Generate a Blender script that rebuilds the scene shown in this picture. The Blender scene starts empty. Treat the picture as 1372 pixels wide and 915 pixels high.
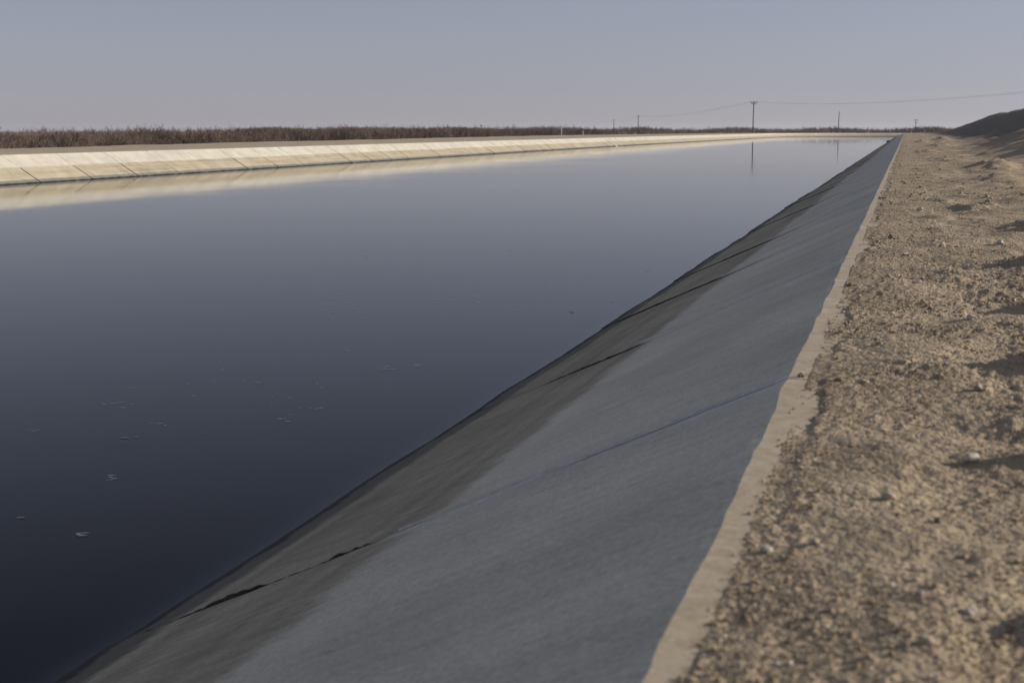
import bpy, bmesh, math, random
import numpy as np
from mathutils import Vector, Matrix

rad = math.radians
random.seed(7)
rng = np.random.default_rng(11)
S = bpy.context.scene
C = S.collection

# ------------------------------------------------------------------ camera
CAM_Z = 0.9
cam = bpy.data.cameras.new('camera')
cam.lens = 50.0
cam.sensor_width = 36.0
cam.clip_start = 0.05
cam.clip_end = 20000
cam.dof.use_dof = True
cam.dof.focus_distance = 17.0
cam.dof.aperture_fstop = 5.0
cam_o = bpy.data.objects.new('camera', cam)
cam_o.location = (0, 0, CAM_Z)
cam_o.rotation_euler = (rad(90 - 8.45), 0, rad(15.33))
C.objects.link(cam_o)
S.camera = cam_o

# ------------------------------------------------------------------ sky and sun
SUN_ELEV = 17.0
SUN_AZ = 66.0           # degrees right of the canal's direction (+Y)
W = bpy.data.worlds.new('World')
S.world = W
W.use_nodes = True
wn = W.node_tree.nodes
wl = W.node_tree.links
bgn = wn['Background']
sky = wn.new('ShaderNodeTexSky')
sky.sky_type = 'NISHITA'
sky.sun_disc = False
sky.sun_elevation = rad(SUN_ELEV)
sky.sun_rotation = rad(SUN_AZ)
sky.altitude = 100
sky.air_density = 1.0
sky.dust_density = 0.3
sky.ozone_density = 1.5
hs = wn.new('ShaderNodeHueSaturation')
hs.inputs['Saturation'].default_value = 0.55
gm = wn.new('ShaderNodeGamma')          # thick valley haze evens out the sky
gm.inputs['Gamma'].default_value = 0.6
wl.new(sky.outputs['Color'], gm.inputs['Color'])
wl.new(gm.outputs['Color'], hs.inputs['Color'])
tint = wn.new('ShaderNodeMix')
tint.data_type = 'RGBA'
tint.blend_type = 'MULTIPLY'
tint.inputs['Factor'].default_value = 1.0
tint.inputs['B'].default_value = (0.89, 0.905, 1.13, 1)
wl.new(hs.outputs['Color'], tint.inputs['A'])
wl.new(tint.outputs['Result'], bgn.inputs['Color'])
bgn.inputs['Strength'].default_value = 0.145

sun = bpy.data.lights.new('sun', 'SUN')
sun.energy = 5.0
sun.angle = rad(0.6)
sun.color = (1.0, 0.92, 0.86)
sun_o = bpy.data.objects.new('sun', sun)
sd = Vector((math.sin(rad(SUN_AZ)) * math.cos(rad(SUN_ELEV)), math.cos(rad(SUN_AZ)) * math.cos(rad(SUN_ELEV)), math.sin(rad(SUN_ELEV))))
sun_o.rotation_euler = (-sd).to_track_quat('-Z', 'Y').to_euler()
sun_o.location = sd * 50
C.objects.link(sun_o)

S.view_settings.view_transform = 'Standard'
S.view_settings.look = 'None'
S.view_settings.gamma = 1
S.view_settings.exposure = 0.0

# ------------------------------------------------------------------ helpers
def tag(o, label=None, cat=None, group=None, kind=None):
    if label: o['label'] = label
    if cat: o['category'] = cat
    if group: o['group'] = group
    if kind: o['kind'] = kind
    return o

def obj(name, verts, faces, mat, parent=None, smooth=False):
    me = bpy.data.meshes.new(name)
    me.from_pydata([tuple(map(float, v)) for v in verts], [], [tuple(map(int, f)) for f in faces])
    me.validate()
    if smooth:
        me.polygons.foreach_set('use_smooth', [True] * len(me.polygons))
    me.update()
    me.materials.append(mat)
    o = bpy.data.objects.new(name, me)
    C.objects.link(o)
    if parent: o.parent = parent
    return o

def fast_obj(name, V, F, mat, parent=None, smooth=False):
    """numpy arrays: V (n,3), F (m,3) or (m,4)"""
    me = bpy.data.meshes.new(name)
    k = F.shape[1]
    me.vertices.add(len(V)); me.vertices.foreach_set('co', V.astype(np.float32).ravel())
    me.loops.add(F.size); me.loops.foreach_set('vertex_index', F.astype(np.int32).ravel())
    me.polygons.add(len(F))
    me.polygons.foreach_set('loop_start', np.arange(0, F.size, k, dtype=np.int32))
    me.polygons.foreach_set('loop_total', np.full(len(F), k, dtype=np.int32))
    me.polygons.foreach_set('use_smooth', np.full(len(F), bool(smooth)))
    me.update(calc_edges=True)
    me.validate()
    me.materials.append(mat)
    o = bpy.data.objects.new(name, me)
    C.objects.link(o)
    if parent:
        o.parent = parent
        o.matrix_parent_inverse = Matrix.Translation(-parent.location)
    return o

def grid_faces(nr, nc):
    i = np.arange(nr * nc).reshape(nr, nc)
    return np.stack([i[:-1, :-1], i[:-1, 1:], i[1:, 1:], i[1:, :-1]], -1).reshape(-1, 4)

def empty(name, loc):
    o = bpy.data.objects.new(name, None)
    o.location = loc
    o.empty_display_size = 0.2
    C.objects.link(o)
    return o

def _h(ix, iy, seed):
    n = (ix.astype(np.int64) * 374761393 + iy.astype(np.int64) * 668265263 + seed * 1442695041) & 0xffffffff
    n = ((n ^ (n >> 13)) * 1274126177) & 0xffffffff
    n = (n ^ (n >> 16)) & 0xffffffff
    return n / 2147483647.5 - 1.0

def vnoise(x, y, seed=0):
    x = np.asarray(x, float); y = np.asarray(y, float)
    x, y = np.broadcast_arrays(x, y)
    ix = np.floor(x); iy = np.floor(y)
    fx = x - ix; fy = y - iy
    fx = fx * fx * (3 - 2 * fx); fy = fy * fy * (3 - 2 * fy)
    a = _h(ix, iy, seed); b = _h(ix + 1, iy, seed)
    c = _h(ix, iy + 1, seed); d = _h(ix + 1, iy + 1, seed)
    return (a * (1 - fx) + b * fx) * (1 - fy) + (c * (1 - fx) + d * fx) * fy

def fbm(x, y, seed=0, oct=4, gain=0.5):
    t = 0; a = 1.0; n = 0
    for k in range(oct):
        t = t + a * vnoise(x * 2.03 ** k + 13.7 * k, y * 2.03 ** k - 7.1 * k, seed + k)
        n += a; a *= gain
    return t / n

def smooth(e0, e1, x):
    t = np.clip((x - e0) / (e1 - e0), 0, 1)
    return t * t * (3 - 2 * t)

# ------------------------------------------------------------------ materials
def mat(name):
    m = bpy.data.materials.new(name)
    m.use_nodes = True
    nt = m.node_tree
    return m, nt.nodes, nt.links, nt.nodes['Principled BSDF']

def N(nodes, kind, **kw):
    n = nodes.new(kind)
    for k, v in kw.items():
        setattr(n, k, v)
    return n

def noise(nodes, links, vec, scale, detail=6, rough=0.6, dist=0.0):
    n = N(nodes, 'ShaderNodeTexNoise')
    n.inputs['Scale'].default_value = scale
    n.inputs['Detail'].default_value = detail
    n.inputs['Roughness'].default_value = rough
    n.inputs['Distortion'].default_value = dist
    if vec is not None: links.new(vec, n.inputs['Vector'])
    return n.outputs['Fac']

def ramp(nodes, links, fac, stops):
    r = N(nodes, 'ShaderNodeValToRGB')
    el = r.color_ramp.elements
    while len(el) < len(stops): el.new(0.5)
    for e, (p, c) in zip(el, stops):
        e.position = p
        e.color = c if len(c) == 4 else (*c, 1)
    links.new(fac, r.inputs['Fac'])
    return r.outputs['Color']

def mixc(nodes, links, fac, a, b, blend='MIX'):
    m = N(nodes, 'ShaderNodeMix', data_type='RGBA', blend_type=blend)
    for sock, v in (('Factor', fac), ('A', a), ('B', b)):
        if isinstance(v, (int, float)): m.inputs[sock].default_value = v
        elif isinstance(v, tuple): m.inputs[sock].default_value = (*v, 1) if len(v) == 3 else v
        else: links.new(v, m.inputs[sock])
    return m.outputs['Result']

def maths(nodes, links, op, a, b=0.0, c=None, clamp=False):
    m = N(nodes, 'ShaderNodeMath', operation=op, use_clamp=clamp)
    for i, v in enumerate((a, b, c)):
        if v is None: continue
        if isinstance(v, (int, float)): m.inputs[i].default_value = v
        else: links.new(v, m.inputs[i])
    return m.outputs[0]

def maprange(nodes, links, v, a, b, c=0.0, d=1.0):
    m = N(nodes, 'ShaderNodeMapRange', interpolation_type='SMOOTHSTEP')
    links.new(v, m.inputs['Value'])
    m.inputs['From Min'].default_value = a; m.inputs['From Max'].default_value = b
    m.inputs['To Min'].default_value = c; m.inputs['To Max'].default_value = d
    return m.outputs['Result']

def pos(nodes):
    return N(nodes, 'ShaderNodeTexCoord').outputs['Object']

def scaled(nodes, links, vec, s, rot=(0, 0, 0)):
    m = N(nodes, 'ShaderNodeMapping')
    m.inputs['Scale'].default_value = s
    m.inputs['Rotation'].default_value = rot
    links.new(vec, m.inputs['Vector'])
    return m.outputs['Vector']

def bump(nodes, links, height, strength, dist, normal=None):
    b = N(nodes, 'ShaderNodeBump')
    b.inputs['Strength'].default_value = strength
    b.inputs['Distance'].default_value = dist
    links.new(height, b.inputs['Height'])
    if normal is not None: links.new(normal, b.inputs['Normal'])
    return b.outputs['Normal']

def make_concrete(name, j0, jsp, lime, gain_up=1.0, gain_lo=1.0, far=False):
    m, n, l, p = mat(name)
    P = pos(n)
    sep = N(n, 'ShaderNodeSeparateXYZ'); l.new(P, sep.inputs[0])
    z = sep.outputs['Z']
    streak = noise(n, l, scaled(n, l, P, (0.6, 7.0, 0.6)), 3.0, 9, 0.72)       # trowel and run-off streaks up the slope
    blot = noise(n, l, P, 0.9, 6, 0.6)
    grain = noise(n, l, P, 60.0, 4, 0.7)
    speck = noise(n, l, P, 14.0, 5, 0.7)
    up = ramp(n, l, streak, [(0.28, (0.41, 0.375, 0.29)), (0.5, (0.575, 0.53, 0.41)), (0.72, (0.655, 0.605, 0.47))])
    up = mixc(n, l, 0.45, up, ramp(n, l, blot, [(0.3, (0.33, 0.31, 0.24)), (0.7, (0.70, 0.65, 0.51))]))
    lo = ramp(n, l, streak, [(0.28, (0.17, 0.153, 0.105)), (0.5, (0.31, 0.281, 0.20)), (0.72, (0.42, 0.383, 0.28))])
    lo = mixc(n, l, 0.4, lo, ramp(n, l, blot, [(0.3, (0.18, 0.163, 0.115)), (0.7, (0.42, 0.38, 0.275))]))
    band = noise(n, l, scaled(n, l, P, (0.0, 0.12, 16.0)), 1.0, 5, 0.6)      # old water marks
    lo = mixc(n, l, 0.8, lo, ramp(n, l, band, [(0.3, (0.66, 0.66, 0.64)), (0.5, (1, 1, 1)), (0.72, (1.22, 1.22, 1.2))]), 'MULTIPLY')
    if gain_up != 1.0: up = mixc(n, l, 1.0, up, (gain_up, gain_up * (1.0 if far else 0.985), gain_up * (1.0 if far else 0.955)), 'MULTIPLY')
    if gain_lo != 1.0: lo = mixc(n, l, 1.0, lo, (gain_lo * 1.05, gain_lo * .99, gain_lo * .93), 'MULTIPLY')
    # tide line
    edge = noise(n, l, P, 2.2, 6, 0.65)
    zz = maths(n, l, 'ADD', z, maths(n, l, 'MULTIPLY', maths(n, l, 'SUBTRACT', edge, 0.5), 0.13))
    zz = maths(n, l, 'ADD', zz, maths(n, l, 'MULTIPLY', maths(n, l, 'SUBTRACT', speck, 0.5), 0.05))
    f = maprange(n, l, zz, -0.70, -0.63)
    col = mixc(n, l, f, lo, up)
    # lime that bled out of the joints above the tide line
    y_ = sep.outputs['Y']
    yw = maths(n, l, 'ADD', y_, maths(n, l, 'MULTIPLY', maths(n, l, 'SUBTRACT', noise(n, l, scaled(n, l, P, (1, .25, 1)), 1.6, 5, .6), .5), 0.16))
    ph = maths(n, l, 'SUBTRACT', maths(n, l, 'FRACT', maths(n, l, 'ADD', maths(n, l, 'DIVIDE', maths(n, l, 'SUBTRACT', yw, j0), jsp), 0.5)), 0.5)
    dj = maths(n, l, 'MULTIPLY', maths(n, l, 'ABSOLUTE', ph), jsp)
    near_j = maprange(n, l, dj, 0.015, 0.085, 1.0, 0.0)
    patch = maprange(n, l, noise(n, l, scaled(n, l, P, (2.2, 7, 2.2)), 2.4, 8, .7), 0.42, 0.62)
    zl = maprange(n, l, zz, -0.80, -0.68)
    lf = maths(n, l, 'MULTIPLY', maths(n, l, 'MULTIPLY', near_j, patch), maths(n, l, 'MULTIPLY', zl, lime))
    col = mixc(n, l, lf, col, (0.74, 0.74, 0.73))
    # pale scrapes and chips
    sc_ = maprange(n, l, noise(n, l, scaled(n, l, P, (2.5, 9, 2.5)), 3.1, 3, .5), 0.715, 0.74)
    col = mixc(n, l, maths(n, l, 'MULTIPLY', sc_, 0.55), col, (0.62, 0.60, 0.56))
    # brown silt tongues
    st_ = maprange(n, l, noise(n, l, scaled(n, l, P, (.7, 2.4, .7)), 1.1, 7, .68), 0.56, 0.70)
    col = mixc(n, l, maths(n, l, 'MULTIPLY', maths(n, l, 'MULTIPLY', st_, 0.40), maths(n, l, 'SUBTRACT', 1.0, f)), col, (0.13, 0.105, 0.07))
    # damp, algae-dark band at the water
    damp = maprange(n, l, zz, -1.19, -1.13)
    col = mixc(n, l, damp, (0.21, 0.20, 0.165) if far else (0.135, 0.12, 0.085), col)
    wet = maprange(n, l, zz, -1.268, -1.25)
    col = mixc(n, l, wet, (0.035, 0.032, 0.026), col)
    # grain and chips
    g = ramp(n, l, grain, [(0.3, (0.72, 0.72, 0.72)), (0.7, (1.18, 1.18, 1.18))])
    col = mixc(n, l, 1.0, col, g, 'MULTIPLY')
    s2 = ramp(n, l, speck, [(0.30, (0.78, 0.78, 0.78)), (0.42, (1, 1, 1)), (0.9, (1.05, 1.05, 1.05))])
    col = mixc(n, l, 1.0, col, s2, 'MULTIPLY')
    # dust that settled on the flat lip
    geo = N(n, 'ShaderNodeNewGeometry')
    sn = N(n, 'ShaderNodeSeparateXYZ'); l.new(geo.outputs['True Normal'], sn.inputs[0])
    flat = maths(n, l, 'MULTIPLY', maprange(n, l, sn.outputs['Z'], 0.975, 0.995), maprange(n, l, z, -0.20 if far else -0.005, -0.16 if far else -0.001))
    dustc = ramp(n, l, noise(n, l, P, 18, 6, 0.7), [(0.3, (0.34, 0.26, 0.165)), (0.7, (0.55, 0.445, 0.295))])
    dn = maprange(n, l, noise(n, l, P, 4.0, 5, 0.65), 0.30, 0.55, 0.45, 0.95)
    col = mixc(n, l, maths(n, l, 'MULTIPLY', flat, dn), col, dustc)
    l.new(col, p.inputs['Base Color'])
    p.inputs['Roughness'].default_value = 0.88
    p.inputs['Specular IOR Level'].default_value = 0.25
    h = maths(n, l, 'ADD', maths(n, l, 'MULTIPLY', grain, 0.5), streak)
    l.new(bump(n, l, h, 0.5, 0.006), p.inputs['Normal'])
    return m

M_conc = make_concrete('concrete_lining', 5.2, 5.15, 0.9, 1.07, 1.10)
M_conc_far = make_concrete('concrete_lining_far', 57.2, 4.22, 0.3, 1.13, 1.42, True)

m, n, l, p = mat('joint_soil')
P = pos(n)
l.new(ramp(n, l, noise(n, l, P, 9, 5), [(0.3, (0.025, 0.023, 0.017)), (0.7, (0.085, 0.075, 0.055))]), p.inputs['Base Color'])
p.inputs['Roughness'].default_value = 1
M_soil = m

m, n, l, p = mat('joint_sealant')
P = pos(n)
l.new(ramp(n, l, noise(n, l, P, 22, 6, .7), [(0.3, (0.36, 0.345, 0.29)), (0.7, (0.62, 0.59, 0.50))]), p.inputs['Base Color'])
p.inputs['Roughness'].default_value = 0.8
M_seal = m

def make_dirt(name, fine=True, c0=(0.19, 0.14, 0.085), c1=(0.57, 0.45, 0.29)):
    m, n, l, p = mat(name)
    P = pos(n)
    a = noise(n, l, P, 1.1, 8, 0.62)
    b = noise(n, l, P, 22, 6, 0.72)
    c = noise(n, l, P, 130, 4, 0.7)
    col = ramp(n, l, b, [(0.28, c0), (0.5, tuple((x + y) * .5 for x, y in zip(c0, c1))), (0.72, c1)])
    col = mixc(n, l, 0.45, col, ramp(n, l, a, [(0.32, tuple(x * .95 for x in c0)), (0.66, c1)]))
    col = mixc(n, l, 1.0, col, ramp(n, l, c, [(0.3, (0.75, 0.75, 0.75)), (0.7, (1.2, 1.2, 1.2))]), 'MULTIPLY')
    l.new(col, p.inputs['Base Color'])
    p.inputs['Roughness'].default_value = 0.95
    p.inputs['Specular IOR Level'].default_value = 0.15
    if fine:
        v = N(n, 'ShaderNodeTexVoronoi'); v.inputs['Scale'].default_value = 75
        l.new(P, v.inputs['Vector'])
        v2 = N(n, 'ShaderNodeTexVoronoi'); v2.inputs['Scale'].default_value = 28
        l.new(P, v2.inputs['Vector'])
        h = maths(n, l, 'ADD', maths(n, l, 'MULTIPLY', v.outputs['Distance'], -0.6), maths(n, l, 'MULTIPLY', v2.outputs['Distance'], -0.9))
        h = maths(n, l, 'ADD', h, b)
        l.new(bump(n, l, h, 0.75, 0.012), p.inputs['Normal'])
    else:
        l.new(bump(n, l, b, 0.6, 0.05), p.inputs['Normal'])
    return m

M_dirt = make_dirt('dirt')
# shade on the spoil heaped at right, painted darker into the dirt colour
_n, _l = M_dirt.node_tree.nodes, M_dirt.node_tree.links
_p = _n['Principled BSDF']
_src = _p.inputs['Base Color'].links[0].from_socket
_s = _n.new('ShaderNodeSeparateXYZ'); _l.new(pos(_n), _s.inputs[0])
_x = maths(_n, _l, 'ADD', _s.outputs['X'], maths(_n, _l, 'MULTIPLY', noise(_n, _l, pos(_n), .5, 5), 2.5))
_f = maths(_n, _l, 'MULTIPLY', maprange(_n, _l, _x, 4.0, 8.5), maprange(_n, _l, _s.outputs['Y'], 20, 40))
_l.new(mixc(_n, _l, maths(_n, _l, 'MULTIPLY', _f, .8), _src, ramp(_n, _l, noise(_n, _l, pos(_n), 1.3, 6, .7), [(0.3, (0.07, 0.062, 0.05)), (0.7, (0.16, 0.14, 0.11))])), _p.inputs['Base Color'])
M_farroad = make_dirt('far_dirt', False, (0.36, 0.29, 0.19), (0.60, 0.49, 0.33))

m, n, l, p = mat('pebble')
oi = N(n, 'ShaderNodeTexCoord')
P = oi.outputs['Object']
cell = N(n, 'ShaderNodeTexVoronoi'); cell.inputs['Scale'].default_value = 45; l.new(P, cell.inputs['Vector'])
sepc = N(n, 'ShaderNodeSeparateColor'); l.new(cell.outputs['Color'], sepc.inputs[0])
l.new(ramp(n, l, sepc.outputs[0], [(0.0, (0.20, 0.145, 0.085)), (0.5, (0.39, 0.30, 0.185)), (0.88, (0.50, 0.40, 0.27)), (1.0, (0.62, 0.54, 0.42))]), p.inputs['Base Color'])
p.inputs['Roughness'].default_value = 0.9
p.inputs['Specular IOR Level'].default_value = 0.2
M_peb = m

def make_stone(name, c):
    m, n, l, p = mat(name)
    P = pos(n)
    l.new(ramp(n, l, noise(n, l, P, 40, 5), [(0.3, tuple(x * .7 for x in c)), (0.7, c)]), p.inputs['Base Color'])
    p.inputs['Roughness'].default_value = 0.9
    l.new(bump(n, l, noise(n, l, P, 90, 5), 0.5, 0.004), p.inputs['Normal'])
    return m
M_stone = {'tan': make_stone('stone_tan', (0.48, 0.38, 0.25)), 'white': make_stone('stone_white', (0.62, 0.55, 0.44)), 'brown': make_stone('stone_brown', (0.24, 0.17, 0.10))}

def make_ground(name):
    m, n, l, p = mat(name)
    P = pos(n)
    a = noise(n, l, P, 0.03, 8, 0.6); b = noise(n, l, P, 0.8, 6, 0.65)
    col = mixc(n, l, 0.5, ramp(n, l, a, [(0.35, (0.13, 0.105, 0.065)), (0.65, (0.24, 0.19, 0.125))]), ramp(n, l, b, [(0.3, (0.12, 0.10, 0.06)), (0.7, (0.26, 0.21, 0.14))]))
    l.new(col, p.inputs['Base Color'])
    p.inputs['Roughness'].default_value = 1
    return m
M_ground = make_ground('plain_soil')

m, n, l, p = mat('orchard_bark')
P = pos(n)
l.new(ramp(n, l, noise(n, l, P, 3.0, 4), [(0.3, (0.10, 0.07, 0.05)), (0.7, (0.21, 0.15, 0.105))]), p.inputs['Base Color'])
p.inputs['Roughness'].default_value = 0.95
M_bark = m

m, n, l, p = mat('pole_wood')
P = pos(n)
l.new(ramp(n, l, noise(n, l, scaled(n, l, P, (8, 8, .6)), 2.0, 4), [(0.3, (0.05, 0.042, 0.036)), (0.7, (0.10, 0.085, 0.07))]), p.inputs['Base Color'])
p.inputs['Roughness'].default_value = 0.9
M_pole = m

m, n, l, p = mat('wire_metal')
p.inputs['Base Color'].default_value = (0.06, 0.06, 0.065, 1); p.inputs['Roughness'].default_value = .6
l.new(ramp(n, l, noise(n, l, pos(n), 1.0, 2), [(0.3, (0.05, 0.05, 0.055)), (0.7, (0.08, 0.08, 0.085))]), p.inputs['Base Color'])
M_wire = m

m, n, l, p = mat('white_paint')
l.new(ramp(n, l, noise(n, l, pos(n), 12, 5), [(0.3, (0.62, 0.60, 0.56)), (0.7, (0.8, 0.79, 0.76))]), p.inputs['Base Color'])
p.inputs['Roughness'].default_value = .6
M_white = m

m, n, l, p = mat('weed_debris')
l.new(ramp(n, l, noise(n, l, pos(n), 12, 5), [(0.3, (0.012, 0.012, 0.008)), (0.7, (0.05, 0.045, 0.028))]), p.inputs['Base Color'])
p.inputs['Roughness'].default_value = .95
M_weed = m

m, n, l, p = mat('foam')
l.new(ramp(n, l, noise(n, l, pos(n), 30, 5), [(0.3, (0.2, 0.2, 0.2)), (0.7, (0.42, 0.42, 0.41))]), p.inputs['Base Color'])
p.inputs['Roughness'].default_value = .9
tr = N(n, 'ShaderNodeBsdfTransparent'); mx = N(n, 'ShaderNodeMixShader'); mx.inputs[0].default_value = .6
l.new(tr.outputs[0], mx.inputs[1]); l.new(p.outputs[0], mx.inputs[2]); l.new(mx.outputs[0], n['Material Output'].inputs['Surface'])
M_foam = m

m, n, l, p = mat('dead_leaf')
l.new(ramp(n, l, noise(n, l, pos(n), 30, 5), [(0.3, (0.22, 0.11, 0.06)), (0.7, (0.36, 0.19, 0.11))]), p.inputs['Base Color'])
p.inputs['Roughness'].default_value = .7
tr = N(n, 'ShaderNodeBsdfTransparent'); mx = N(n, 'ShaderNodeMixShader'); mx.inputs[0].default_value = .5   # half sunk, a film of water over it
l.new(tr.outputs[0], mx.inputs[1]); l.new(p.outputs[0], mx.inputs[2]); l.new(mx.outputs[0], n['Material Output'].inputs['Surface'])
M_leaf = m

# water: a clear, silty body that absorbs light, with a weakly reflecting surface
m, n, l, p = mat('canal_water')
n.remove(p)
out = n['Material Output']
P = pos(n)
r1 = noise(n, l, scaled(n, l, P, (1.0, 1.0, 1.0), (0, 0, rad(20))), 1.3, 3, 0.55)
r2 = noise(n, l, scaled(n, l, P, (1.0, 2.2, 1.0), (0, 0, rad(-15))), 6.0, 3, 0.5)
r3 = noise(n, l, P, 0.12, 2, 0.5)
hgt = maths(n, l, 'ADD', maths(n, l, 'MULTIPLY', r1, 0.0030), maths(n, l, 'MULTIPLY', maths(n, l, 'MULTIPLY', r2, 0.0026), maprange(n, l, r3, 0.4, 0.6, 0.4, 1.0)))
nb = bump(n, l, hgt, 1.0, 0.30)
fr = N(n, 'ShaderNodeFresnel'); fr.inputs['IOR'].default_value = 1.135
l.new(nb, fr.inputs['Normal'])
gl = N(n, 'ShaderNodeBsdfAnisotropic' if False else 'ShaderNodeBsdfGlossy')
gl.inputs['Roughness'].default_value = 0.03
gl.inputs['Color'].default_value = (1, 1, 1, 1)
l.new(nb, gl.inputs['Normal'])
trn = N(n, 'ShaderNodeBsdfTransparent'); trn.inputs['Color'].default_value = (0.85, 0.87, 0.9, 1)
mx = N(n, 'ShaderNodeMixShader')
bf = N(n, 'ShaderNodeNewGeometry').outputs['Backfacing']      # the sheet's own underside does not mirror
l.new(maths(n, l, 'MULTIPLY', fr.outputs[0], maths(n, l, 'SUBTRACT', 1.0, bf)), mx.inputs['Fac']); l.new(trn.outputs[0], mx.inputs[1]); l.new(gl.outputs[0], mx.inputs[2])
l.new(mx.outputs[0], out.inputs['Surface'])
va = N(n, 'ShaderNodeVolumeAbsorption')
va.inputs['Color'].default_value = (0.12, 0.22, 0.30, 1)
va.inputs['Density'].default_value = 1.6
l.new(va.outputs[0], out.inputs['Volume'])
M_water = m

# ------------------------------------------------------------------ the canal's plan
Z_W = -1.30                      # water level; the near crest is z = 0
NEAR_SLOPE = 2.19
FAR_SLOPE = 1.63
X_IN = -3.23                     # near waterline
Y_BEND, R_OUT, R_IN, CX, TURN = 447.0, 45.0, 9.83, 6.6, rad(75)
ARC = R_OUT * TURN
S1 = Y_BEND + ARC
DX, DY = math.sin(TURN), math.cos(TURN)

def x_out(y):
    return np.interp(y, [-3000, -60, 50, 90, 140, 200, 250, 6000], [-34.4, -34.4, -35.05, -36.1, -37.2, -38.2, -38.4, -38.4])

def F(s, off, outer):
    """plan position: s along the canal, off = distance from the waterline away from the water"""
    s = np.asarray(s, float); off = np.asarray(off, float)
    s, off = np.broadcast_arrays(s, off)
    a = np.clip((s - Y_BEND) / R_OUT, 0, TURN)
    R = (R_OUT + off) if outer else (R_IN - off)
    x = CX - R * np.cos(a); y = Y_BEND + R * np.sin(a)
    ext = np.maximum(s - S1, 0)
    x = x + ext * DX; y = y + ext * DY
    st = s < Y_BEND
    if outer: xs = x_out(s) - off
    else: xs = X_IN + off + 0 * s
    return np.where(st, xs, x), np.where(st, s, y)

def s_samples(a, b):
    k = [a, -400, -60, 0, 50, 90, 140, 200, 250, 330, 400]
    k = [v for v in k if a <= v < Y_BEND] + list(np.linspace(Y_BEND, S1, 15)) + [S1 + 60, S1 + 200, S1 + 600, b]
    return np.array(sorted(set(k)))

# ------------------------------------------------------------------ ground sheets
# outer (far) side: shelf with a service road, then the plain
ss = np.array(sorted(set(list(np.linspace(-60, 447, 120)) + list(s_samples(-3500, 4500)))))
shelf = np.interp(ss, [-60, 75, 110, 270, 440, 520], [12.0, 12.5, 16, 26, 20, 16])
FAR_Z = -0.15
FAR_RUN = (FAR_Z - Z_W) * FAR_SLOPE
cols_o = []
for (base, k, z) in [(0.20, 0, -0.03), (0.5, 0, 0.0), (0.0, .15, .04), (0.0, .3, 0.0), (0, .45, .03), (0, .6, -.02), (0, .8, .04), (0, 1.0, 0.0), (6.5, 1.0, -3.15), (30, 1, -3.3), (90, 1, -3.3), (400, 1, -3.3), (4000, 1, -3.3)]:
    off = FAR_RUN + base + shelf * k
    x, y = F(ss, off, True)
    zz = FAR_Z + z + (0.05 * fbm(x * .3, y * .3, 5) if z > -1 else 0) + 0 * x
    if z == -0.03: zz = FAR_Z - 0.03 + 0 * x
    cols_o.append(np.stack([x, y, zz], -1))
G = np.stack(cols_o, 1)
nr, nc = G.shape[:2]
road_c = 8
g1 = fast_obj('dirt_road', G[:, :road_c].reshape(-1, 3), grid_faces(nr, road_c)[:, ::-1], M_farroad, smooth=True)
tag(g1, 'pale dirt service road along the top of the far bank', kind='structure')
g2 = fast_obj('ground', G[:, road_c - 1:].reshape(-1, 3), grid_faces(nr, nc - road_c + 1)[:, ::-1], M_ground, smooth=True)
tag(g2, 'flat brown plain under the orchard', kind='structure')

# near side: a rough dirt embankment top, windrow and spoil mound, as one height field
def x_crest(y):
    y = np.asarray(y, float)
    r = R_IN - 2.85
    yt = Y_BEND + r * math.sin(TURN)
    xt = CX - r * math.cos(TURN)
    arc = CX - np.sqrt(np.maximum(r * r - np.clip(y - Y_BEND, 0, r) ** 2, 0))
    x = np.where(y < Y_BEND, X_IN + 2.85, arc)
    return np.where(y > yt, xt + (y - yt) * DX / DY, x)

HEAPS = [  # x, y, sx, sy, h : low heaps beside the crest, the nearest added to cast shadow patches
    (0.72, 5.72, .22, .30, .20), (0.66, 4.08, .15, .18, .21), (0.62, 2.55, .22, .28, .19), (0.95, 7.6, .24, .35, .17),
    (1.05, 9.6, .35, .5, .17), (1.5, 13.2, .5, .7, .20), (2.3, 19.5, .6, 1.3, .28), (1.6, 26.0, .5, 1.4, .16), (0.85, 16.8, .25, .5, .08),
    (0.30, 11.6, .15, .3, .05), (2.0, 34, .5, 2.0, .22), (1.3, 44, .4, 2, .13), (0.9, 60, .4, 3, .12), (1.9, 82, .6, 5, .20), (1.2, 110, .5, 6, .16), (2.9, 125, .7, 9, .3)]

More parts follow.
